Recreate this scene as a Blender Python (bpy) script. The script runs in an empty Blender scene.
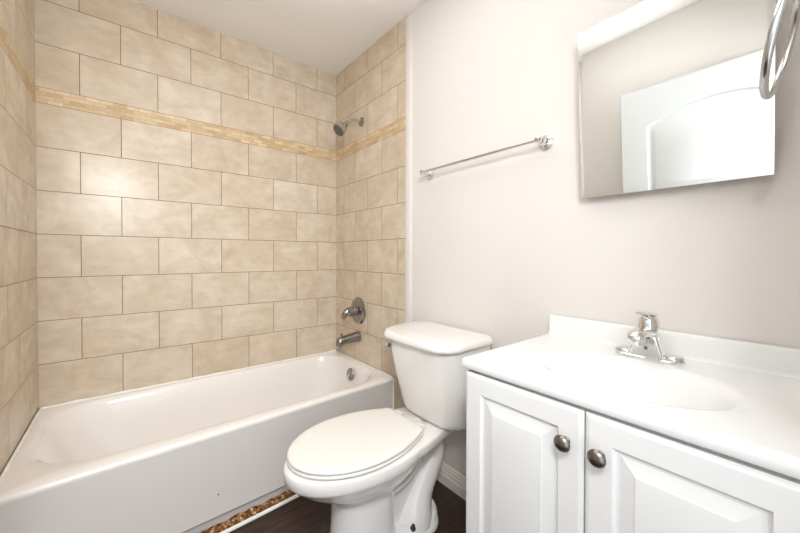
import bpy, bmesh, math, random
from mathutils import Vector, Matrix
random.seed(4)
PI = math.pi
sc = bpy.context.scene
col = sc.collection

# ------------------------------------------------------------------ camera
FPX, YAW, PITCH, ROLL = 337.03, .6778, -.0116, .002
CAM = Vector((.3265, -2.2454, 1.1159))
fw = Vector((math.sin(YAW)*math.cos(PITCH), math.cos(YAW)*math.cos(PITCH), math.sin(PITCH)))
rt = Vector((math.cos(YAW), -math.sin(YAW), 0)); up = rt.cross(fw)
r2 = math.cos(ROLL)*rt+math.sin(ROLL)*up; u2 = -math.sin(ROLL)*rt+math.cos(ROLL)*up
cd = bpy.data.cameras.new('camera'); cam = bpy.data.objects.new('camera', cd); col.objects.link(cam)
cam.matrix_world = Matrix(((r2.x, u2.x, -fw.x, CAM.x), (r2.y, u2.y, -fw.y, CAM.y), (r2.z, u2.z, -fw.z, CAM.z), (0, 0, 0, 1)))
cd.sensor_width = 36; cd.sensor_fit = 'HORIZONTAL'; cd.lens = FPX/800*36
cd.shift_y = -7.293/800; cd.clip_start = .02
sc.camera = cam

# ------------------------------------------------------------------ world, lights, exposure
w = bpy.data.worlds.new('world'); sc.world = w; w.use_nodes = True
w.node_tree.nodes['Background'].inputs[0].default_value = (.95, .97, 1, 1)
w.node_tree.nodes['Background'].inputs[1].default_value = .9
def area(name, loc, size, power, color, target, shape='DISK', sy=None, spread=None):
    d = bpy.data.lights.new(name, 'AREA'); d.shape = shape; d.size = size
    if sy: d.size_y = sy
    d.energy = power; d.color = color
    if spread: d.spread = math.radians(spread)
    o = bpy.data.objects.new(name, d); col.objects.link(o); o.location = loc
    o.rotation_euler = (Vector(target)-Vector(loc)).to_track_quat('-Z', 'Y').to_euler()
    return o
area('bounce_flash_light', (.70, -1.44, 1.66), .5, 11, (.965, .985, 1), (.70, -1.439, 2.43), 'RECTANGLE', .8, 80)
area('doorway_key_light', (.16, -2.54, 1.86), .36, 13.5, (.965, .985, 1), (.70, -.3, 1.0), spread=120)
area('hall_fill_light', (.40, -2.50, 1.30), .6, 5, (.97, .985, 1), (.75, -.5, .95), 'RECTANGLE', 1.9)  # unseen soft fill lamp, added just outside the doorway behind the camera
area('flash_light', (.385, -2.25, 1.51), .036, 4.5, (1, .98, .96), (.6, -.4, .9))
vs = sc.view_settings
vs.view_transform = 'Standard'; vs.look = 'None'; vs.exposure = 0.0; vs.gamma = 1; vs.use_curve_mapping = False
try:
    sc.cycles.max_bounces = 12; sc.cycles.diffuse_bounces = 8
except Exception: pass

# ------------------------------------------------------------------ materials
def srgb(r, g, b):
    f = lambda c: (c/255/12.92) if c/255 <= .04045 else ((c/255+.055)/1.055)**2.4
    return (f(r), f(g), f(b), 1)
def newmat(name):
    m = bpy.data.materials.new(name); m.use_nodes = True
    nt = m.node_tree; return m, nt, nt.nodes['Principled BSDF'], nt.nodes, nt.links
def simple(name, c, rough=.5, metal=0, coat=0, noise=None, bump=0, bscale=60, spec=.5):
    m, nt, b, N, L = newmat(name)
    b.inputs['Base Color'].default_value = c; b.inputs['Roughness'].default_value = rough
    b.inputs['Metallic'].default_value = metal; b.inputs['Coat Weight'].default_value = coat
    b.inputs['Coat Roughness'].default_value = .06; b.inputs['Specular IOR Level'].default_value = spec
    tc = N.new('ShaderNodeTexCoord')
    if noise:
        n = N.new('ShaderNodeTexNoise'); n.inputs['Scale'].default_value = noise[1]; n.inputs['Detail'].default_value = 4
        L.new(tc.outputs['Object'], n.inputs['Vector'])
        mx = N.new('ShaderNodeMix'); mx.data_type = 'RGBA'
        mx.inputs[6].default_value = c; mx.inputs[7].default_value = noise[0]
        L.new(n.outputs['Fac'], mx.inputs[0]); L.new(mx.outputs[2], b.inputs['Base Color'])
    if bump:
        n2 = N.new('ShaderNodeTexNoise'); n2.inputs['Scale'].default_value = bscale; n2.inputs['Detail'].default_value = 3
        L.new(tc.outputs['Object'], n2.inputs['Vector'])
        bp = N.new('ShaderNodeBump'); bp.inputs['Strength'].default_value = bump; bp.inputs['Distance'].default_value = .002
        L.new(n2.outputs['Fac'], bp.inputs['Height']); L.new(bp.outputs['Normal'], b.inputs['Normal'])
    return m

M_paint = simple('wall_paint', srgb(214, 209, 205), .55, noise=(srgb(217, 213, 209), 2), bump=.08, bscale=180, spec=.35)
M_ceil = simple('ceiling_paint', srgb(240, 238, 235), .8, bump=.06, bscale=150, spec=.2)
M_trim = simple('white_trim_paint', srgb(226, 222, 217), .35)
M_tub = simple('tub_enamel', srgb(233, 229, 225), .16, coat=.4, noise=(srgb(231, 227, 223), 3))
M_caulk = simple('white_caulk', srgb(238, 236, 232), .5, bump=.5, bscale=60)
M_china = simple('white_china', srgb(231, 229, 226), .1, coat=.5)
M_seat = simple('seat_plastic', srgb(229, 227, 221), .25)
M_cab = simple('cabinet_white', srgb(222, 222, 221), .35)
M_top = simple('cultured_marble', srgb(226, 227, 226), .18, coat=.3)
M_door = simple('door_paint', srgb(203, 205, 206), .4)
M_chrome = simple('chrome', (.78, .78, .78, 1), .08, 1)
M_nickel = simple('worn_chrome', (.33, .325, .32, 1), .22, 1)
M_knob = simple('brushed_nickel_knob', (.24, .215, .185, 1), .3, 1)
M_satin = simple('satin_chrome', (.55, .55, .545, 1), .18, 1)
M_back = simple('shade_brown_backing', srgb(134, 118, 96), .7)  # brown stands in for part of the shadow strip below the mirror
M_dark = simple('dark_rubber', (.02, .02, .02, 1), .5)
M_face = simple('shower_face_grey', (.10, .10, .10, 1), .4)
M_gap = simple('shadow_grey_skirt', srgb(176, 172, 168), .5)

# mirror
M_mirror, nt, b, N, L = newmat('mirror_silver')
b.inputs['Base Color'].default_value = (.93, .955, .945, 1); b.inputs['Metallic'].default_value = 1; b.inputs['Roughness'].default_value = .004

# tile: brick bond in metres of UV, cloudy travertine colour
def tile_material(name, bw, rh, mort, c1, c2, cloud, mortar, rough, cscale, per):
    m, nt, b, N, L = newmat(name)
    uv = N.new('ShaderNodeUVMap'); uv.uv_map = 'UVMap'
    br = N.new('ShaderNodeTexBrick'); br.offset = .5; br.offset_frequency = 2; br.squash = 1
    for k, v in (('Scale', 1), ('Mortar Size', mort), ('Mortar Smooth', .15), ('Bias', 0), ('Brick Width', bw), ('Row Height', rh)):
        br.inputs[k].default_value = v
    br.inputs['Color1'].default_value = (0, 0, 0, 1); br.inputs['Color2'].default_value = (1, 1, 1, 1); br.inputs['Mortar'].default_value = (.5, .5, .5, 1)
    L.new(uv.outputs['UV'], br.inputs['Vector'])
    # per tile shift of the cloud pattern, so that it breaks at every joint
    off = N.new('ShaderNodeVectorMath'); off.operation = 'MULTIPLY_ADD'
    off.inputs[1].default_value = (7.3, 5.1, 9.7)
    L.new(br.outputs['Color'], off.inputs[0]); L.new(uv.outputs['UV'], off.inputs[2])
    n1 = N.new('ShaderNodeTexNoise'); n1.inputs['Scale'].default_value = cscale; n1.inputs['Detail'].default_value = 6; n1.inputs['Roughness'].default_value = .6; n1.inputs['Distortion'].default_value = .6
    L.new(off.outputs[0], n1.inputs['Vector'])
    mp = N.new('ShaderNodeMapping'); mp.inputs['Scale'].default_value = (13, 22, 20); L.new(off.outputs[0], mp.inputs['Vector'])
    n2 = N.new('ShaderNodeTexNoise'); n2.inputs['Scale'].default_value = 1.2; n2.inputs['Detail'].default_value = 5
    L.new(mp.outputs[0], n2.inputs['Vector'])
    rmp = N.new('ShaderNodeMapRange'); rmp.inputs[1].default_value = .33; rmp.inputs[2].default_value = .68
    L.new(n1.outputs['Fac'], rmp.inputs[0])
    base = N.new('ShaderNodeMix'); base.data_type = 'RGBA'; base.inputs[6].default_value = c1; base.inputs[7].default_value = c2
    mul = N.new('ShaderNodeMath'); mul.operation = 'MULTIPLY'; mul.inputs[1].default_value = per
    L.new(br.outputs['Color'], mul.inputs[0]); L.new(mul.outputs[0], base.inputs[0])
    m2 = N.new('ShaderNodeMix'); m2.data_type = 'RGBA'; m2.inputs[7].default_value = cloud
    f2 = N.new('ShaderNodeMath'); f2.operation = 'MULTIPLY'; f2.inputs[1].default_value = .75
    L.new(rmp.outputs[0], f2.inputs[0]); L.new(f2.outputs[0], m2.inputs[0]); L.new(base.outputs[2], m2.inputs[6])
    m3 = N.new('ShaderNodeMix'); m3.data_type = 'RGBA'; m3.blend_type = 'OVERLAY'; m3.inputs[0].default_value = .22
    L.new(m2.outputs[2], m3.inputs[6]); L.new(n2.outputs['Color'], m3.inputs[7])
    bw_ = N.new('ShaderNodeRGBToBW'); L.new(n2.outputs['Color'], bw_.inputs[0]); L.new(bw_.outputs[0], m3.inputs[7])
    m4 = N.new('ShaderNodeMix'); m4.data_type = 'RGBA'; m4.inputs[7].default_value = mortar
    L.new(br.outputs['Fac'], m4.inputs[0]); L.new(m3.outputs[2], m4.inputs[6]); L.new(m4.outputs[2], b.inputs['Base Color'])
    rr = N.new('ShaderNodeMapRange'); rr.inputs[3].default_value = rough; rr.inputs[4].default_value = .85
    L.new(br.outputs['Fac'], rr.inputs[0]); L.new(rr.outputs[0], b.inputs['Roughness'])
    inv = N.new('ShaderNodeMath'); inv.operation = 'MULTIPLY_ADD'; inv.inputs[1].default_value = -1; 
    n3 = N.new('ShaderNodeMath'); n3.operation = 'MULTIPLY'; n3.inputs[1].default_value = .12
    L.new(n1.outputs['Fac'], n3.inputs[0])
    L.new(br.outputs['Fac'], inv.inputs[0]); L.new(n3.outputs[0], inv.inputs[2])
    b.inputs['Specular IOR Level'].default_value = .3
    bp = N.new('ShaderNodeBump'); bp.inputs['Strength'].default_value = .5; bp.inputs['Distance'].default_value = .0015
    L.new(inv.outputs[0], bp.inputs['Height']); L.new(bp.outputs['Normal'], b.inputs['Normal'])
    return m
M_tile = tile_material('travertine_look_tile', .307, .2008, .0015, srgb(213, 201, 185), srgb(206, 192, 172), srgb(186, 168, 143), srgb(112, 94, 70), .27, 6.5, 1.0)
M_mosaic = tile_material('stone_mosaic', .052, .01793, .0007, srgb(222, 204, 174), srgb(182, 153, 114), srgb(200, 175, 138), srgb(178, 154, 116), .4, 9, 1.0)

# dark plank floor
M_floor, nt, b, N, L = newmat('dark_vinyl_plank')
tc = N.new('ShaderNodeTexCoord')
br = N.new('ShaderNodeTexBrick'); br.offset = .37
for k, v in (('Scale', 1), ('Mortar Size', .0008), ('Brick Width', 1.2), ('Row Height', .12), ('Bias', 0)): br.inputs[k].default_value = v
br.inputs['Color1'].default_value = (0, 0, 0, 1); br.inputs['Color2'].default_value = (1, 1, 1, 1)
mp0 = N.new('ShaderNodeMapping'); mp0.inputs['Location'].default_value = (6.1, 12.05, 0)
L.new(tc.outputs['Object'], mp0.inputs['Vector']); L.new(mp0.outputs[0], br.inputs['Vector'])
mp = N.new('ShaderNodeMapping'); mp.inputs['Scale'].default_value = (3, 45, 1)
ad = N.new('ShaderNodeVectorMath'); ad.operation = 'MULTIPLY_ADD'; ad.inputs[1].default_value = (3.7, 5.9, 1)
L.new(br.outputs['Color'], ad.inputs[0]); L.new(tc.outputs['Object'], ad.inputs[2]); L.new(ad.outputs[0], mp.inputs['Vector'])
n = N.new('ShaderNodeTexNoise'); n.inputs['Scale'].default_value = 1.3; n.inputs['Detail'].default_value = 7; n.inputs['Distortion'].default_value = .5
L.new(mp.outputs[0], n.inputs['Vector'])
cr = N.new('ShaderNodeValToRGB'); cr.color_ramp.elements[0].position = .3; cr.color_ramp.elements[1].position = .75
cr.color_ramp.elements[0].color = srgb(30, 18, 13); cr.color_ramp.elements[1].color = srgb(72, 49, 37)
L.new(n.outputs['Fac'], cr.inputs[0])
mx = N.new('ShaderNodeMix'); mx.data_type = 'RGBA'; mx.inputs[7].default_value = srgb(22, 14, 11)
L.new(br.outputs['Fac'], mx.inputs[0]); L.new(cr.outputs[0], mx.inputs[6]); L.new(mx.outputs[2], b.inputs['Base Color'])
b.inputs['Roughness'].default_value = .38

# rust and old glue at the foot of the tub
M_rust, nt, b, N, L = newmat('rusty_glue')
tc = N.new('ShaderNodeTexCoord')
n = N.new('ShaderNodeTexNoise'); n.inputs['Scale'].default_value = 62; n.inputs['Detail'].default_value = 6; n.inputs['Roughness'].default_value = .7
L.new(tc.outputs['Object'], n.inputs['Vector'])
cr = N.new('ShaderNodeValToRGB'); e = cr.color_ramp.elements
e[0].position = .36; e[0].color = srgb(52, 30, 14); e[1].position = .66; e[1].color = srgb(222, 210, 188)
k = e.new(.48); k.color = srgb(112, 70, 30); k = e.new(.56); k.color = srgb(160, 112, 58)
L.new(n.outputs['Fac'], cr.inputs[0]); L.new(cr.outputs[0], b.inputs['Base Color']); b.inputs['Roughness'].default_value = .9
bp = N.new('ShaderNodeBump'); bp.inputs['Distance'].default_value = .004; L.new(n.outputs['Fac'], bp.inputs['Height']); L.new(bp.outputs['Normal'], b.inputs['Normal'])

# ------------------------------------------------------------------ mesh helpers
def finish(bm, angle=35):
    bmesh.ops.remove_doubles(bm, verts=bm.verts, dist=1e-6)
    bmesh.ops.recalc_face_normals(bm, faces=bm.faces)
    for f in bm.faces: f.smooth = True
    a = math.radians(angle)
    for e in bm.edges:
        if len(e.link_faces) == 2 and e.calc_face_angle(0) > a: e.smooth = False
def obj(name, bm, mat, parent=None, angle=35, fin=True):
    if fin: finish(bm, angle)
    me = bpy.data.meshes.new(name); bm.to_mesh(me); bm.free()
    for m in (mat if isinstance(mat, (list, tuple)) else [mat]): me.materials.append(m)
    o = bpy.data.objects.new(name, me); col.objects.link(o)
    if parent:
        o.parent = parent
        o.matrix_parent_inverse = parent_world(parent).inverted()
    return o
def parent_world(o):
    m = Matrix.LocRotScale(o.location, o.rotation_euler, o.scale)
    return m if not o.parent else parent_world(o.parent) @ o.matrix_parent_inverse @ m
def struct(o): o['kind'] = 'structure'; return o
def thing(name, label, cat, loc):
    o = bpy.data.objects.new(name, None); col.objects.link(o); o.location = loc; o.empty_display_size = .05
    o['label'] = label; o['category'] = cat; return o
def box(bm, lo, hi, bev=0, seg=3):
    r = bmesh.ops.create_cube(bm, size=1); vv = r['verts']
    for v in vv:
        v.co = Vector([(lo[i]+hi[i])/2+v.co[i]*(hi[i]-lo[i]) for i in range(3)])
    if bev:
        ee = list({e for v in vv for e in v.link_edges})
        bmesh.ops.bevel(bm, geom=ee, offset=bev, segments=seg, affect='EDGES', profile=.5)
def loft(bm, rings, cap0=True, cap1=True, closed=True):
    vr = [[bm.verts.new(p) for p in r] for r in rings]
    n = len(vr[0])
    for a, c in zip(vr, vr[1:]):
        for i in range(n if closed else n-1):
            j = (i+1) % n
            try: bm.faces.new((a[i], a[j], c[j], c[i]))
            except ValueError: pass
    if cap0: bm.faces.new(vr[0][::-1])
    if cap1: bm.faces.new(vr[-1])
    return vr
def frame_of(d):
    d = Vector(d).normalized(); a = Vector((0, 0, 1)) if abs(d.z) < .9 else Vector((1, 0, 0))
    x = d.cross(a).normalized(); return x, x.cross(d).normalized(), d
def lathe(bm, o, axis, prof, n=32, sx=1, sy=1):
    x, y, d = frame_of(axis); o = Vector(o)
    rings = [[o+d*h+x*(r*sx*math.cos(2*PI*i/n))+y*(r*sy*math.sin(2*PI*i/n)) for i in range(n)] for r, h in prof]
    loft(bm, rings)
def spline(pts, k=8):
    P = [Vector(p) for p in pts]; P = [2*P[0]-P[1]]+P+[2*P[-1]-P[-2]]; out = []
    for i in range(1, len(P)-2):
        for s in range(k):
            t = s/k; a, b_, c, d = P[i-1:i+3]
            out.append(.5*((2*b_)+(c-a)*t+(2*a-5*b_+4*c-d)*t*t+(3*b_-a-3*c+d)*t**3))
    out.append(P[-2]); return out
def tube(bm, pts, rad, n=16, smooth=8, sq=1.0):
    """sweep along a smooth path; a point may carry its own radius as the 4th value"""
    P4 = [tuple(p) if len(p) == 4 else (*p, rad) for p in pts]
    if smooth:
        path = spline([p[:3] for p in P4], smooth); rr = [v.x for v in spline([(p[3], 0, 0) for p in P4], smooth)]
    else: path = [Vector(p[:3]) for p in P4]; rr = [p[3] for p in P4]
    rings = []; px = None
    for i, p in enumerate(path):
        d = (path[min(i+1, len(path)-1)]-path[max(i-1, 0)]).normalized()
        if px is None: px, _, _ = frame_of(d)
        px = (px-d*px.dot(d)).normalized(); py = d.cross(px)
        rings.append([p+px*(rr[i]*math.cos(2*PI*j/n))+py*(rr[i]*sq*math.sin(2*PI*j/n)) for j in range(n)])
    loft(bm, rings)
def rrect(x0, x1, y0, y1, r, n=10, z=0.0, bow=0.0):
    """rounded rectangle ring; r one radius or four (x1y1, x0y1, x0y0, x1y0); bow pushes the x0 side outward"""
    rs = r if isinstance(r, (list, tuple)) else [r]*4
    pts = []
    for (cx, cy, a0), q in zip(((x1-rs[0], y1-rs[0], 0), (x0+rs[1], y1-rs[1], 90), (x0+rs[2], y0+rs[2], 180), (x1-rs[3], y0+rs[3], 270)), rs):
        for i in range(n+1):
            a = math.radians(a0+90*i/n); pts.append([cx+q*math.cos(a), cy+q*math.sin(a), z])
    # extra points along the long front side keep the bow smooth
    if bow:
        k = 2*(n+1); a, b_ = pts[k-1], pts[k]
        ins = [[a[0]+(b_[0]-a[0])*t/8, a[1]+(b_[1]-a[1])*t/8, z] for t in range(1, 8)]
        pts = pts[:k]+ins+pts[k:]
        ym, hw = (y0+y1)/2, (y1-y0)/2
        for p in pts:
            s = (x1-p[0])/(x1-x0)
            p[0] -= bow*max(0, 1-((p[1]-ym)/hw)**2)*max(0, s)
    return [Vector(p) for p in pts]
def strip_profile(bm, prof, p0, p1, out):
    """a profile (out, z) swept in a straight line"""
    o = Vector(out)
    loft(bm, [[Vector(p)+o*a+Vector((0, 0, z)) for a, z in prof] for p in (p0, p1)])

# ------------------------------------------------------------------ setting
W, TUB, BAND, HC, ROW = 1.524, .407, .0717, 2.435, .2008
YE, YF = -.8078, -2.285
ZB0 = TUB+7*ROW; ZB1 = ZB0+BAND
def tiled_wall(name, P0, P1, nrm, ufun, thick=.02):
    """tile slab from floor to ceiling with the stone band; P0, P1 on the tile face"""
    bm = bmesh.new(); uvl = bm.loops.layers.uv.new('UVMap')
    P0, P1, nrm = Vector((*P0, 0)), Vector((*P1, 0)), Vector((*nrm, 0))
    for za, zb, mi, sh in ((0, ZB0, 0, TUB-4*ROW), (ZB0, ZB1, 1, ZB0), (ZB1, HC, 0, TUB+BAND-4*ROW)):
        vv = [bm.verts.new(p) for p in (P0+Vector((0, 0, za)), P1+Vector((0, 0, za)), P1+Vector((0, 0, zb)), P0+Vector((0, 0, zb)))]
        f = bm.faces.new(vv); f.material_index = mi
        for l in f.loops: l[uvl].uv = (ufun(l.vert.co), l.vert.co.z-sh)
    back = [bm.verts.new(p-nrm*thick) for p in (P0, P1, P1+Vector((0, 0, HC)), P0+Vector((0, 0, HC)))]
    f = bm.faces.new(back[::-1])
    fr = [bm.verts.new(p) for p in (P0, P1, P1+Vector((0, 0, HC)), P0+Vector((0, 0, HC)))]
    for i in range(4):
        bm.faces.new((fr[i], fr[(i+1) % 4], back[(i+1) % 4], back[i]))
    bmesh.ops.recalc_face_normals(bm, faces=bm.faces)
    return struct(obj(name, bm, [M_tile, M_mosaic], fin=False))
bm = bmesh.new(); box(bm, (-.15, -2.9, -.1), (1.7, .15, 0)); struct(obj('floor', bm, M_floor))
bm = bmesh.new(); box(bm, (-.15, -2.4, HC), (1.7, .15, HC+.1)); struct(obj('ceiling', bm, M_ceil))
tiled_wall('wall_back', (0, 0), (W, 0), (0, -1), lambda c: c.x-.147+.307*4)
tiled_wall('wall_alcove_left', (0, YE), (0, 0), (1, 0), lambda c: -c.y-.03+.307*4)
tiled_wall('wall_alcove_right', (W, 0), (W, YE), (-1, 0), lambda c: -c.y-.1195+.307*4)
bm = bmesh.new(); box(bm, (W+.006, YF-.1, 0), (W+.1, YE, HC)); struct(obj('wall_right', bm, M_paint))
bm = bmesh.new(); box(bm, (-.1, YF-.1, 0), (-.004, YE, HC)); struct(obj('wall_left', bm, M_paint))
bm = bmesh.new()
box(bm, (1.0, YF-.1, 0), (W+.006, YF, HC)); box(bm, (-.004, YF-.1, 2.05), (1.0, YF, HC)); struct(obj('wall_front', bm, M_paint))
# corner strip that caps the tile edge
bm = bmesh.new(); box(bm, (W-.004, YE-.040, .0), (W+.012, YE, HC-.012), .002, 2)
box(bm, (W-.001, YE-.046, .096), (W+.012, YE-.038, HC-.012), .002, 2); struct(obj('trim_1', bm, M_paint))
bm = bmesh.new(); box(bm, (-.012, YE-.040, .0), (.004, YE, HC-.012), .002, 2); struct(obj('trim_2', bm, M_trim))
BASE = [(0, 0), (.016, 0), (.016, .045), (.013, .05), (.013, .062), (.010, .067), (.010, .076), (.006, .084), (.005, .092), (0, .096)]
bm = bmesh.new(); strip_profile(bm, BASE, (W+.006, YE-.046, 0), (W+.006, YF, 0), (-1, 0, 0)); struct(obj('baseboard_right', bm, M_trim, angle=15))
bm = bmesh.new(); strip_profile(bm, BASE, (-.004, YE-.040, 0), (-.004, YF, 0), (1, 0, 0)); struct(obj('baseboard_left', bm, M_trim, angle=15))
# white strip on the floor along the tub, pulled away at one end
def ytub(x): return -.765+.040*x
bm = bmesh.new()
tube(bm, [(.02, ytub(.02)-.030, .007), (.4, ytub(.4)-.03, .007), (.75, ytub(.75)-.028, .008), (1.0, ytub(1)-.022, .008), (1.505, ytub(1.5)-.018, .007)], .008, 10)
struct(obj('trim_3', bm, M_caulk))

# ------------------------------------------------------------------ panel doors
def panel_face(bm, to3, cell, out, prof, n=14, rise=0):
    """cell (u0,u1,v0,v1) with a moulded panel inside; out the panel outline; prof [(inset, depth)]"""
    def sides(q):
        a, b_, c, d = q
        return [(a, c, b_, c), (b_, c, b_, d), (b_, d, a, d), (a, d, a, c)]
    def ring(q, dep, rs):
        P = []
        for k, (x0, y0, x1, y1) in enumerate(sides(q)):
            for i in range(n):
                t = i/n; x, y = x0+(x1-x0)*t, y0+(y1-y0)*t
                if k == 2 and rs: y += rs*(1-(2*t-1)**2)
                P.append(to3(x, y, dep))
        return P
    rings = [ring(cell, 0, 0)]
    for ins, dep in prof:
        q = (out[0]+ins, out[1]-ins, out[2]+ins, out[3]-ins)
        rings.append(ring(q, dep, rise))
    vr = [[bm.verts.new(p) for p in r] for r in rings]
    m = len(vr[0])
    for a, c in zip(vr, vr[1:]):
        for i in range(m): bm.faces.new((a[i], a[(i+1) % m], c[(i+1) % m], c[i]))
    # centre field: strips between bottom and top rows
    last = vr[-1]; bot = last[:n]+[last[n]]; top = (last[2*n:3*n]+[last[3*n]])[::-1]
    rs_ = last[n:2*n]+[last[2*n]]; ls_ = (last[3*n:]+[last[0]])[::-1]
    bm.faces.new(last)
def slab_rest(bm, to3, u0, u1, v0, v1, thick):
    q = [(u0, v0), (u1, v0), (u1, v1), (u0, v1)]
    a = [bm.verts.new(to3(x, y, 0)) for x, y in q]; c = [bm.verts.new(to3(x, y, thick)) for x, y in q]
    for i in range(4): bm.faces.new((a[i], a[(i+1) % 4], c[(i+1) % 4], c[i]))
    bm.faces.new(c)

# open room door, folded back against the left wall (seen in the mirror)
DW, DH = .914, 2.012
hinge = Vector((.052, -2.262, 0)); dang = math.radians(2.2)
door = bpy.data.objects.new('door_1', None); col.objects.link(door); door.location = hinge; struct(door)
door['label'] = 'white arched-panel room door swung open against the left wall, seen in the mirror'; door['category'] = 'door'
dd = Vector((math.sin(dang), math.cos(dang), 0)); dn = Vector((math.cos(dang), -math.sin(dang), 0))
d3 = lambda u, v, dep: hinge+dd*u+Vector((0, 0, v+.012))-dn*dep
bm = bmesh.new(); PR = [(0, 0), (.008, .010), (.020, .012), (.034, .005), (.046, .001)]
panel_face(bm, d3, (0, DW, .92, DH), (.14, DW-.14, 1.03, DH-.235), PR, 24, .085)
panel_face(bm, d3, (0, DW, 0, .92), (.14, DW-.14, .22, .86), PR, 24, 0)
slab_rest(bm, d3, 0, DW, 0, DH, .035)
obj('door_panel', bm, M_door, door, 25)
bm = bmesh.new(); k0 = d3(DW-.065, .93, 0)
lathe(bm, k0, dn, [(.031, 0), (.031, .004), (.026, .009), (.012, .012), (.011, .028), (.022, .036), (.027, .046), (.026, .055), (.018, .062), (.004, .064)])
obj('door_knob', bm, M_knob, door)

# ------------------------------------------------------------------ bathtub
tub = thing('bathtub', 'long white alcove bathtub set between the tiled walls', 'bathtub', (W/2, -.37, 0))
def tub_ring(z, x0, x1, y0, y1, r, n=12): return rrect(x0, x1, y0, y1, r, n, z)
def outer_ring(z, grow=0.0, like=None, dy=0.0):
    """points on the outer rectangle facing the matching points of the basin ring"""
    R = []
    for p in like:
        cx, cy = .76, -.34
        x = p.x; y = p.y
        X0, X1, Y1 = .002, W-.002, -.002
        # project from the basin centre outward onto the rectangle
        dx, dy_ = x-cx, (y-cy)
        t = 1e9
        if dx > 1e-9: t = min(t, (X1-cx)/dx)
        if dx < -1e-9: t = min(t, (X0-cx)/dx)
        if dy_ > 1e-9: t = min(t, (Y1-cy)/dy_)
        if dy_ < -1e-9:
            # slanted front  y = ytub(x)
            den = dy_-.040*dx
            if den < -1e-9: t = min(t, (-.765+.040*cx-cy)/den)
        R.append(Vector((cx+dx*t, cy+dy_*t, z)))
    return R
# a denser basin contour so that the corners of the rectangle are hit
def dense(r, m=240):
    L_ = [0]
    for i in range(len(r)): L_.append(L_[-1]+(r[(i+1) % len(r)]-r[i]).length)
    out = []; k = 0
    for j in range(m):
        s = L_[-1]*j/m
        while L_[k+1] < s: k += 1
        t = (s-L_[k])/max(1e-9, L_[k+1]-L_[k]); out.append(r[k].lerp(r[(k+1) % len(r)], t))
    return out
def basin(z, x0, x1, y0, y1, r): return dense(rrect(x0, x1, y0, y1, r, 16, z))
inner = basin(TUB, .050, 1.472, -.655, -.045, [.17, .20, .20, .17])
out0 = outer_ring(TUB, like=inner)
# snap the nearest points to the true corners
for c in (Vector((.002, -.002, TUB)), Vector((W-.002, -.002, TUB)), Vector((.002, ytub(.002), TUB)), Vector((W-.002, ytub(W), TUB))):
    i = min(range(len(out0)), key=lambda q: (out0[q]-c).length); out0[i] = c.copy()
def shrink(r, d, z):
    R = []
    for p in r:
        q = p.copy(); q.z = z
        q.y = max(q.y, ytub(q.x)+d) if q.y < -.3 else q.y
        R.append(q)
    return R
rings = [shrink(out0, .030, .0), shrink(out0, .030, .036), shrink(out0, .008, .063), shrink(out0, .003, .064), shrink(out0, .002, .068), shrink(out0, 0.004, TUB-.030), shrink(out0, 0.0, TUB-.022),
         shrink(out0, 0.0, TUB-.009), shrink(out0, .003, TUB-.003), shrink(out0, .010, TUB),
         basin(TUB-.000, .036, 1.484, -.672, -.034, [.19, .22, .22, .19]),
         basin(TUB-.003, .043, 1.478, -.664, -.039, [.18, .21, .21, .18]),
         basin(TUB-.011, .052, 1.473, -.654, -.046, [.17, .20, .20, .17]),
         basin(TUB-.030, .066, 1.468, -.643, -.054, [.165, .20, .20, .165]),
         basin(TUB-.09, .092, 1.458, -.628, -.066, [.16, .20, .20, .16]),
         basin(TUB-.20, .145, 1.442, -.610, -.086, [.15, .19, .19, .15]),
         basin(TUB-.29, .205, 1.425, -.590, -.108, [.14, .18, .18, .14]),
         basin(TUB-.325, .26, 1.395, -.565, -.135, [.13, .16, .16, .13]),
         basin(TUB-.335, .38, 1.34, -.52, -.18, [.1, .12, .12, .1])]
bm = bmesh.new(); loft(bm, rings, cap0=True, cap1=True)
obj('tub_shell', bm, M_tub, tub, 50)
bm = bmesh.new(); box(bm, (.603-.0028, ytub(.603)+.0015, .148), (.603+.0028, ytub(.603)+.006, .1535), .0008, 1); o = obj('chip_mark', bm, M_dark, tub); o['label'] = 'small dark chip in the tub front'
# overflow plate with its lever
ov = Vector((1.451, -.335, .338)); oa = Vector((-1, 0, .12)).normalized()
bm = bmesh.new(); lathe(bm, ov, oa, [(.039, -.002), (.041, .002), (.039, .006), (.026, .009), (.008, .010)], 28)
po = obj('overflow_plate', bm, M_nickel, tub)
bm = bmesh.new(); tube(bm, [ov+oa*.008+Vector((0, 0, .0)), ov+oa*.016+Vector((0, -.002, -.012)), ov+oa*.022+Vector((0, -.004, -.03))], .005, 10); obj('overflow_lever', bm, M_chrome, po)
bm = bmesh.new(); lathe(bm, (1.25, -.345, TUB-.334), (0, 0, 1), [(.035, -.003), (.035, .002), (.028, .003), (.024, 0), (.005, -.001)], 24); obj('tub_drain', bm, M_chrome, tub)
# caulk bead round the rim
bm = bmesh.new()
P = []
for i in range(0, 40):
    x = .006+(W-.012)*i/39; P.append((x, -.0085, TUB+.001+random.uniform(-.001, .002), .004+random.uniform(0, .003)))
tube(bm, P, .005, 8, 2)
tube(bm, [(.0085, -.008-.74*i/24, TUB+.001, .004+random.uniform(0, .0025)) for i in range(25)], .005, 8, 2)
tube(bm, [(W-.0085, -.008-.69*i/24, TUB+.001, .004+random.uniform(0, .001)) for i in range(25)], .005, 8, 2)
tube(bm, [(W-.006, ytub(W)-.002, .02+.38*i/10, .005) for i in range(11)], .005, 8, 2)
obj('caulk_bead', bm, M_caulk, tub)
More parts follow.
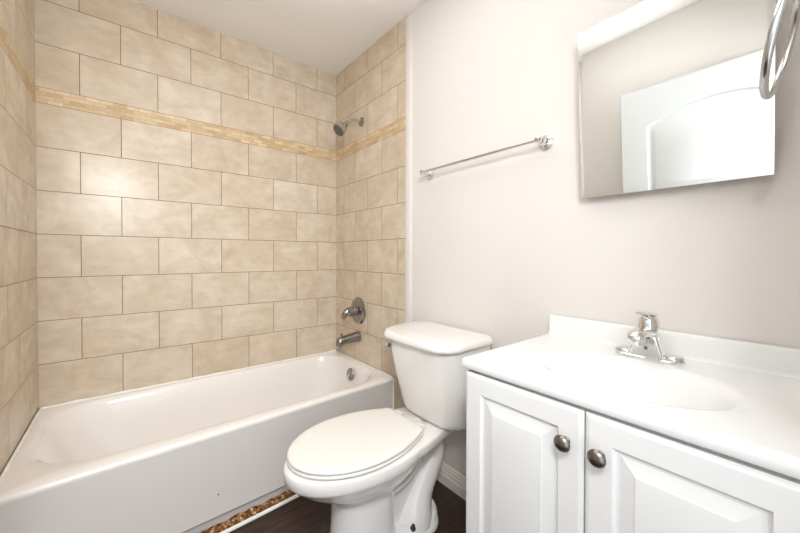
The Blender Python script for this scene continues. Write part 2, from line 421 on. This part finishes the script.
# rusty old glue along the foot
bm = bmesh.new(); G = []
nx = 150
for i in range(nx+1):
    x = .35+.75*i/nx; env = min(1, i/40)*min(1, (nx-i)/30)*(.72+.28*math.sin(i*.31)*math.sin(i*.117+1))
    prof = [(0.014, .040), (.006, .036), (-.001, .031), (-.007, .024), (-.014, .013), (-.024, .003), (.008, .001)]
    zs = .35+.65*env
    G.append([Vector((x, ytub(x)+.010+a*(.4+.6*zs)+random.uniform(-.0022, .0022)*(j not in (0, 6)), max(.0006, z_*zs*.56+random.uniform(-.0022, .0022)*(j not in (0, 6))))) for j, (a, z_) in enumerate(prof)])
loft(bm, G); o = obj('rusty_glue', bm, M_rust, tub, 60); o['label'] = 'crusty brown rust and glue line along the tub foot'

# ------------------------------------------------------------------ shower and tub fittings on the right tile
t = thing('wall_shower', 'worn chrome shower head on bent arm high on the tile', 'shower head', (W, -.355, 1.99))
bm = bmesh.new(); lathe(bm, (W+.001, -.355, 1.99), (-1, 0, 0), [(.031, 0), (.031, .003), (.026, .009), (.014, .013), (.010, .014)]); obj('wall_flange', bm, M_nickel, t)
bm = bmesh.new(); tube(bm, [(W-.002, -.355, 1.99), (W-.045, -.355, 1.993), (W-.08, -.355, 1.981), (W-.115, -.355, 1.951)], .0095, 16); obj('shower_arm', bm, M_satin, t)
ax = Vector((-.72, 0, -.69)).normalized(); h0 = Vector((W-.108, -.355, 1.957))
bm = bmesh.new(); lathe(bm, h0, ax, [(.013, 0), (.0155, .004), (.0155, .018), (.019, .022), (.021, .030), (.031, .042), (.038, .056), (.0405, .070), (.0405, .088)], 36)
hb = obj('spray_head', bm, M_satin, t)
bm = bmesh.new(); lathe(bm, h0+ax*.0875, ax, [(.0395, 0), (.0395, .004), (.036, .0065), (.024, .0065), (.022, .004), (.012, .004), (.010, .006), (.002, .006)], 36)
o = obj('spray_face', bm, M_face, hb); o['label'] = 'dark grey spray face of the shower head'

t = thing('shower_valve', 'round chrome tub valve plate with lever above the spout', 'valve', (W, -.318, .746))
bm = bmesh.new(); vc = Vector((W+.001, -.318, .745))
lathe(bm, vc, (-1, 0, 0), [(.090, 0), (.090, .004), (.084, .011), (.062, .018), (.036, .022)], 48); vp = obj('escutcheon_plate', bm, M_nickel, t)
bm = bmesh.new(); lathe(bm, vc, (-1, 0, 0), [(.031, .012), (.030, .045), (.026, .052)], 32); obj('valve_sleeve', bm, M_nickel, t)
bm = bmesh.new()
lathe(bm, vc, (-1, 0, 0), [(.024, .045), (.030, .052), (.032, .068), (.029, .084), (.018, .093), (.004, .096)], 32)
tube(bm, [(W-.060, -.318, .752, .022), (W-.082, -.314, .748, .021), (W-.100, -.309, .733, .019), (W-.106, -.306, .710, .0155), (W-.104, -.305, .697, .006)], .012, 16)
obj('lever_handle', bm, M_nickel, t)

t = thing('tub_spout', 'chrome tub spout on the tile just above the tub rim', 'spout', (W, -.318, .57))
bm = bmesh.new()
def srow(x, zc, hw, hh, yc=-.318): return [Vector((x, yc+hw*math.copysign(abs(math.cos(2*PI*i/28))**.8, math.cos(2*PI*i/28)), zc+hh*math.copysign(abs(math.sin(2*PI*i/28))**.8, math.sin(2*PI*i/28)))) for i in range(28)]
loft(bm, [srow(W+.001, .574, .034, .034), srow(W-.006, .574, .035, .035), srow(W-.03, .573, .034, .033), srow(W-.08, .568, .031, .030), srow(W-.115, .562, .029, .030),
          srow(W-.135, .555, .028, .034), srow(W-.150, .549, .026, .035), srow(W-.158, .545, .023, .031), srow(W-.162, .543, .014, .018)])
obj('spout_body', bm, M_nickel, t, 50)
bm = bmesh.new(); lathe(bm, (W-.128, -.318, .584), (0, 0, 1), [(.005, 0), (.005, .012), (.008, .016), (.008, .023), (.003, .026)], 16); obj('diverter_knob', bm, M_nickel, t)

# ------------------------------------------------------------------ toilet
toi = thing('toilet', 'white two-piece toilet with closed lid between tub and vanity', 'toilet', (1.1, -1.145, 0))
TY = -1.158
def egg(z, xf, xb, hw, n=64, back=1.6, tp=.0):
    """elongated bowl outline: pointed-round front at xf, squarer back at xb"""
    R = []; xm = xf+(xb-xf)*.60
    for i in range(n):
        a = 2*PI*i/n; c, s = math.cos(a), math.sin(a)
        if c < 0: x = xm+(xm-xf)*c; y = hw*math.copysign(abs(s)**1.0, s)
        else:
            x = xm+(xb-xm)*math.copysign(abs(c)**(2/2.6), c); y = hw*math.copysign(abs(s)**(2/2.6), s)
        R.append(Vector((x, TY+y, z)))
    return R
bm = bmesh.new()
loft(bm, [egg(.0, .885, 1.14, .116), egg(.02, .887, 1.14, .113), egg(.12, .895, 1.135, .107), egg(.215, .897, 1.135, .106), egg(.240, .888, 1.15, .106), egg(.262, .855, 1.17, .122),
          egg(.29, .805, 1.20, .146), egg(.32, .764, 1.22, .166), egg(.340, .745, 1.23, .176), egg(.348, .733, 1.235, .182), egg(.36, .724, 1.245, .188), egg(.392, .722, 1.26, .189), egg(.402, .727, 1.257, .185), egg(.4045, .74, 1.25, .174)])
# deck that carries the tank
def deck(z, g):
    h = [(1.06, .176), (1.13, .176), (1.20, .168), (1.27, .150), (1.34, .130), (1.40, .118), (1.47, .114), (1.495-g, .104)]
    return [Vector((x, TY+y-g, z)) for x, y in h]+[Vector((x, TY-y+g, z)) for x, y in h[::-1]]
loft(bm, [deck(.325, .075), deck(.343, .035), deck(.352, .012), deck(.362, .003), deck(.375, 0), deck(.394, 0), deck(.400, .003), deck(.4032, .010)])
# trapway: from under the deck down and forward into the foot
tube(bm, [(1.26, TY-.03, .355, .07), (1.330, TY-.035, .325, .060), (1.355, TY-.035, .265, .054), (1.318, TY-.035, .195, .055), (1.272, TY-.035, .125, .064), (1.245, TY-.035, .06, .084), (1.235, TY-.035, .002, .092)], .06, 28, 6)
# trap swelling under the bowl
tube(bm, [(1.02, TY, .27, .098), (1.12, TY-.01, .275, .10), (1.20, TY-.015, .30, .088), (1.27, TY-.02, .34, .06)], .1, 28, 6)
# web between the column and the trapway
loft(bm, [rrect(1.06, 1.30, TY-.055, TY+.055, .03, 6, z_) for z_ in (.002, .10, .22, .30)])
# foot
loft(bm, [rrect(.905, 1.355, TY-w_, TY+w_, r_, 10, z_) for z_, w_, r_ in ((.0, .128, .09), (.016, .129, .09), (.022, .124, .088), (.024, .120, .085), (.040, .116, .08), (.052, .104, .075), (.058, .085, .07))])
obj('toilet_bowl', bm, M_china, toi, 60)
for sy in (-1, 1):
    bm = bmesh.new(); lathe(bm, (1.185, TY+sy*.103, .046), (0, sy*.25, 1), [(.012, 0), (.012, .006), (.008, .008), (.007, .018), (.002, .02)], 16)
    o = obj('floor_bolt', bm, M_dark, toi); o['label'] = 'dark floor bolt in the toilet foot'
def lid_ring(z, g):
    xf, xb, xm, hw = .734+g, 1.237-g, .99, .187-g
    half = []
    for i in range(25):
        a = math.radians(90*i/24); half.append((xm-(xm-xf)*math.cos(a), hw*math.sin(a)))
    r = .028; wb = lambda x: hw-.074*((x-xm)/(xb-xm))**2
    for i in range(1, 13): x = xm+(xb-r-xm)*i/12; half.append((x, wb(x)))
    for i in range(1, 9):
        a = math.radians(90*i/8); half.append((xb-r+r*math.sin(a), wb(xb-r)-r*(1-math.cos(a))))
    for i in range(1, 5): half.append((xb, half[-1][1]*(1-i/5) if i > 1 else half[-1][1]*.8))
    half.append((xb, 0))
    up_ = [Vector((x, TY+y, z)) for x, y in half]; dn_ = [Vector((x, TY-y, z)) for x, y in half[1:-1]][::-1]
    return up_+dn_
bm = bmesh.new(); loft(bm, [lid_ring(.4065, .008), lid_ring(.408, .004), lid_ring(.412, .002), lid_ring(.417, .003), lid_ring(.4195, .006)])
obj('seat_ring', bm, M_seat, toi, 60)
bm = bmesh.new(); loft(bm, [lid_ring(.4205, .007), lid_ring(.422, .0035), lid_ring(.429, .002), lid_ring(.434, .0045), lid_ring(.4365, .011), lid_ring(.4375, .03)])
obj('seat_lid', bm, M_seat, toi, 60)
for sy in (-1, 1):
    bm = bmesh.new(); box(bm, (1.225, TY+sy*.07-.02, .404), (1.262, TY+sy*.07+.02, .428), .006, 3); obj('seat_hinge', bm, M_seat, toi)
TC = -1.185
bm = bmesh.new()
def tank_ring(z, xf, hw, r, bow=.012): return rrect(xf, 1.505, TC-hw, TC+hw, [.02, r, r, .02], 12, z, bow)
loft(bm, [tank_ring(.409, 1.345, .150, .06), tank_ring(.411, 1.325, .168, .07), tank_ring(.418, 1.317, .176, .075), tank_ring(.44, 1.310, .182, .078), tank_ring(.55, 1.285, .195, .08), tank_ring(.66, 1.262, .206, .08), tank_ring(.746, 1.250, .212, .08)])
obj('tank', bm, M_china, toi, 60)
bm = bmesh.new()
def tl_ring(z, g): return rrect(1.222+g, 1.513-g*.3, TC-.223+g, TC+.223-g, [.03, .085, .085, .03], 12, z, .012)
loft(bm, [tl_ring(0.746, .016), tl_ring(0.746, .006), tl_ring(0.749, .001), tl_ring(0.758, 0), tl_ring(0.768, .002), tl_ring(0.781, .009), tl_ring(0.781, .020), tl_ring(0.783, .04), tl_ring(0.784, .09)])
obj('tank_lid', bm, M_china, toi, 60)
lv = Vector((1.268, -1.012, .702)); la = Vector((-.72, .70, 0)).normalized()
bm = bmesh.new(); lathe(bm, lv, la, [(.014, -.006), (.014, .004), (.011, .009), (.008, .018), (.004, .02)], 20)
tube(bm, [lv+la*.014, lv+la*.018+Vector((-.012, -.012, .008)), lv+la*.018+Vector((-.028, -.03, .018)), lv+la*.016+Vector((-.05, -.055, .024))], .0085, 12)
o = obj('flush_lever', bm, M_nickel, toi); o['label'] = 'chrome flush lever at the tank corner'

# ------------------------------------------------------------------ vanity
VY0, VY1, VX, VZ = -2.266, -1.642, 1.0595, .806
van = thing('vanity_cabinet', 'white two-door bathroom vanity cabinet with raised panels', 'cabinet', (1.28, -1.957, 0))
bm = bmesh.new()
r4 = lambda g, z: [Vector(p) for p in ((VX+g, VY0+g, z), (W+.004-g, VY0+g, z), (W+.004-g, VY1-g, z), (VX+g, VY1-g, z))]
loft(bm, [r4(0, .09), r4(0, VZ), r4(.016, VZ), r4(.016, .106)]); box(bm, (VX+.05, VY0+.001, 0), (W-.012, VY1-.001, .092))
obj('cabinet_body', bm, M_cab, van)
def vanity_door(y1, y0, ky, parent):
    """y1 left edge as seen, y0 right edge"""
    z0, z1, th = .115, .801, .019
    d3 = lambda u, v, dep: Vector((VX-.0005-th+dep, y1-u, z0+v))
    wd, hd = y1-y0, z1-z0
    bm = bmesh.new()
    # bevelled outer edge, then frame, groove and raised field
    def rct(ins, dep): return [d3(ins, ins, dep), d3(wd-ins, ins, dep), d3(wd-ins, hd-ins, dep), d3(ins, hd-ins, dep)]
    loft(bm, [rct(0, th), rct(0, .006), rct(.003, .002), rct(.009, 0)], True, False)
    st = .050
    panel_face(bm, d3, (.009, wd-.009, .009, hd-.009), (st, wd-st, st, hd-st), [(0, 0), (.0035, .0055), (.006, .007), (.011, .007), (.036, .001), (.0375, -.0008), (.041, -.0012)], 8)
    d = obj('door', bm, M_cab, parent, 12)
    bm = bmesh.new()
    lathe(bm, (VX-th, ky, .728), (-1, 0, 0), [(.0085, -.001), (.0085, .002), (.0062, .005), (.0060, .011), (.010, .015), (.0165, .018), (.0172, .0205), (.015, .025), (.009, .0285), (.002, .0295)], 32)
    k = obj('knob', bm, M_knob, d); k['label'] = 'brushed nickel knob'
    return d
vanity_door(-1.644, -1.950, -1.917, van)
vanity_door(-1.953, -2.259, -1.983, van)

# one-piece top with its basin and backsplash
vt = thing('bathroom_sink', 'glossy white one-piece sink top with shallow oval basin and backsplash', 'sink', (1.28, -1.957, VZ+.004))
X0, X1, Y0, Y1, ZT, ZU = 1.035, W+.004, -2.282, -1.636, .838, .810
bm = bmesh.new()
nxg, nyg = 84, 110; g = []
for i in range(nxg+1):
    row = []
    for j in range(nyg+1):
        x = X0+.009+(X1-X0-.009)*i/nxg; y = Y0+(Y1-.009-Y0)*j/nyg
        q = math.hypot((x-1.235)/.155, (y+1.964)/.212)
        d = 0
        if q < 1:
            s = 1-q; d = .118*(1-(1-min(1, s/.9))**1.9)
            d *= min(1, s/.38)**1.1
        z = ZT-d
        e_ = min((x-X0-.009)/.02, 1)
        row.append(bm.verts.new((x, y, z)))
    g.append(row)
for i in range(nxg):
    for j in range(nyg): bm.faces.new((g[i][j], g[i+1][j], g[i+1][j+1], g[i][j+1]))
# rounded front and left edges
edge = [g[i][nyg] for i in range(nxg, -1, -1)]+[g[0][j] for j in range(nyg-1, -1, -1)]
prev = edge
for out, z in ((.0035, ZT-.0007), (.007, ZT-.003), (.009, ZT-.007), (.009, ZU+.004), (.007, ZU+.001), (.004, ZU), (-.03, ZU)):
    cur = []
    for v in edge:
        c = v.co
        isL = abs(c.y-(Y1-.009)) < 1e-6; isF = abs(c.x-(X0+.009)) < 1e-6
        if isL and isF: p = (c.x-out*.9, c.y+out*.9, z)
        elif isL: p = (c.x, c.y+out, z)
        else: p = (c.x-out, c.y, z)
        cur.append(bm.verts.new(p))
    for a in range(len(edge)-1): bm.faces.new((prev[a], prev[a+1], cur[a+1], cur[a]))
    prev = cur
obj('sink_top', bm, M_top, vt, 40)
bm = bmesh.new()
pr = [(.002, ZT-.004), (.030, ZT-.002), (.0255, ZT+.003), (.0235, ZT+.010), (.023, ZT+.054), (.0215, ZT+.061), (.017, ZT+.0645), (.010, ZT+.065), (.002, ZT+.065)]
strip = [[Vector((X1-a, y, z)) for a, z in pr] for y in (Y0, Y1-.008, Y1-.003, Y1)]
strip[2] = [Vector((X1-a*.97, Y1-.003, z-(.0015 if z > ZT+.03 else 0))) for a, z in pr]
strip[3] = [Vector((X1-a*.85, Y1, z-(.005 if z > ZT+.03 else 0))) for a, z in pr]
loft(bm, strip); obj('backsplash', bm, M_top, vt, 40)
bm = bmesh.new(); lathe(bm, (1.238, -1.968, ZT-.1175), (0, 0, 1), [(.030, -.002), (.030, .002), (.024, .003), (.021, 0), (.004, .004)], 24); o = obj('sink_drain', bm, M_chrome, vt); o['label'] = 'chrome drain in the basin'

# ------------------------------------------------------------------ sink faucet
FX, FY, FZ = 1.437, -1.954, ZT
t = thing('sink_faucet', 'chrome single-lever faucet on the back edge of the white sink', 'faucet', (FX, FY, FZ))
bm = bmesh.new()
def stad(z, hx, hy, x=FX): return rrect(x-hx, x+hx, FY-hy, FY+hy, hx*.98, 10, z+.0004)
loft(bm, [stad(FZ, .029, .080), stad(FZ+.003, .030, .081), stad(FZ+.006, .028, .079), stad(FZ+.0075, .022, .073)])
bp_ = obj('base_plate', bm, M_chrome, t, 45)
for sy in (-1, 1):
    bm = bmesh.new(); lathe(bm, (FX, FY+sy*.054, FZ+.006), (0, 0, 1), [(.0265, 0), (.0265, .005), (.024, .010), (.017, .012), (.003, .0125)], 28); obj('hole_cover', bm, M_chrome, bp_)
bm = bmesh.new()
# trapezoid housing that narrows upward
def bx(z, hx, hy, x, r=.010): return rrect(x-hx, x+hx, FY-hy, FY+hy, r, 6, z)
loft(bm, [bx(FZ+.005, .028, .041, FX, .006), bx(FZ+.010, .028, .040, FX, .006), bx(FZ+.030, .027, .034, FX-.001, .006), bx(FZ+.050, .026, .028, FX-.001, .006), bx(FZ+.058, .024, .0255, FX, .008), bx(FZ+.066, .022, .023, FX, .01)])
# spout reaching forward
def sp(x, z, hy, hz): return [Vector((x, FY+hy*math.cos(2*PI*i/24), z+hz*math.sin(2*PI*i/24))) for i in range(24)]
loft(bm, [sp(FX+.012, FZ+.062, .021, .014), sp(FX-.025, FZ+.068, .0215, .014), sp(FX-.06, FZ+.075, .0215, .0125), sp(FX-.088, FZ+.076, .021, .0115), sp(FX-.104, FZ+.073, .0195, .011), sp(FX-.113, FZ+.068, .015, .009), sp(FX-.117, FZ+.065, .007, .004)])
lathe(bm, (FX-.097, FY, FZ+.068), (0, 0, -1), [(.0135, 0), (.0135, .017), (.011, .019), (.003, .019)], 24)
obj('faucet_body', bm, M_chrome, t, 40)
bm = bmesh.new()
lathe(bm, (FX, FY, FZ+.064), (0, 0, 1), [(.0225, 0), (.0245, .004), (.0250, .016), (.0245, .032), (.022, .043), (.016, .050), (.005, .053)], 32)
def lev(s):
    x = FX+.026-.092*s; z = FZ+.114+.019*s-.006*s*s
    hw_ = (.012+.012*min(1, s/.25)**.6)-.009*s if s < .9 else .010; hz = .0085-.005*s
    return [Vector((x, FY+hw_*math.cos(2*PI*i/20), z+hz*math.sin(2*PI*i/20))) for i in range(20)]
loft(bm, [lev(s/10) for s in range(11)])
o = obj('lever_handle', bm, M_chrome, t, 50)
bm = bmesh.new(); lathe(bm, (FX-.0272, FY-.002, FZ+.030), (-1, 0, .1), [(.0045, 0), (.0045, .002), (.003, .003), (.001, .003)], 16); o = obj('index_button', bm, M_face, t); o['label'] = 'small dark dot on the faucet front'

# ------------------------------------------------------------------ mirror, tilted slightly forward
th_, ph_ = math.radians(2.8), math.radians(1.5)
mn = Vector((-math.cos(th_)*math.cos(ph_), math.sin(ph_), -math.sin(th_))).normalized()
e1 = Vector((0, 0, 1)).cross(mn).normalized(); e1 = -e1 if e1.y > 0 else e1      # to the right as seen
e2 = e1.cross(mn).normalized(); e2 = -e2 if e2.z < 0 else e2
mo = Vector((1.4927, -1.7474, 1.3037))      # bottom left corner
MW, MH = .432, .530
mir = thing('wall_mirror', 'rectangular mirror leaning out above the sink, reflecting the white door', 'mirror', mo+e1*MW/2)
m3 = lambda u, v, dep: mo+e1*u+e2*v-mn*dep
bm = bmesh.new()
q = lambda i, dep: [m3(i, i, dep), m3(MW-i, i, dep), m3(MW-i, MH-i, dep), m3(i, MH-i, dep)]
vr = loft(bm, [q(0, .005), q(0, .0013), q(.013, .0006), q(.013, .0006)], True, True)
obj('mirror_glass', bm, M_mirror, mir, 1)
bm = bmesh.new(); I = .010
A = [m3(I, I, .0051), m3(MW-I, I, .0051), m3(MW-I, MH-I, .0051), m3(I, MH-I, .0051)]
loft(bm, [A, [Vector((W+.0055, p.y, p.z)) for p in A]]); o = obj('mirror_backing', bm, M_back, mir); o['label'] = 'mirror backing, coloured brown for the shade under the edge'

# ------------------------------------------------------------------ towel bar and ring
t = thing('towel_bar', 'slim chrome towel bar on the wall above the toilet', 'towel bar', (W+.006, -1.30, 1.531))
for y in (-1.0, -1.612):
    bm = bmesh.new(); lathe(bm, (W+.006, y, 1.531), (-1, 0, 0), [(.027, 0), (.028, .004), (.027, .008), (.022, .011), (.021, .015), (.014, .019), (.0105, .026), (.010, .045), (.012, .052), (.0125, .062), (.010, .068), (.003, .070)], 32)
    obj('wall_post', bm, M_chrome, t)
bm = bmesh.new(); tube(bm, [(W-.050, -1.0, 1.531), (W-.050, -1.612, 1.531)], .0068, 16, 0); obj('bar_rail', bm, M_chrome, t)

t = thing('towel_ring', 'round chrome towel ring hanging at the right, in front of the mirror', 'towel ring', (1.05, YF, 1.53))
rc = Vector((1.05, -2.2095, 1.4225)); RR = .073
ru = Vector((1, -.008, 0)).normalized(); rv = Vector((0, -.036, .165)).normalized()
bm = bmesh.new(); n1, n2 = 72, 14; rings = []
for i in range(n1):
    a = 2*PI*i/n1; d = ru*math.cos(a)+rv*math.sin(a); nn = ru.cross(rv)
    rings.append([rc+d*(RR+.0049*math.cos(2*PI*j/n2))+nn*(.0049*math.sin(2*PI*j/n2)) for j in range(n2)])
loft(bm, rings+[rings[0]], False, False); obj('ring', bm, M_satin, t, 60)
pz = rc+rv*RR
bm = bmesh.new(); lathe(bm, (pz.x, YF, pz.z+.006), (0, 1, 0), [(.026, 0), (.026, .006), (.020, .010), (.012, .014), (.010, .045), (.014, .052), (.014, .064), (.008, .070), (.002, .071)], 28); obj('wall_post', bm, M_chrome, t)
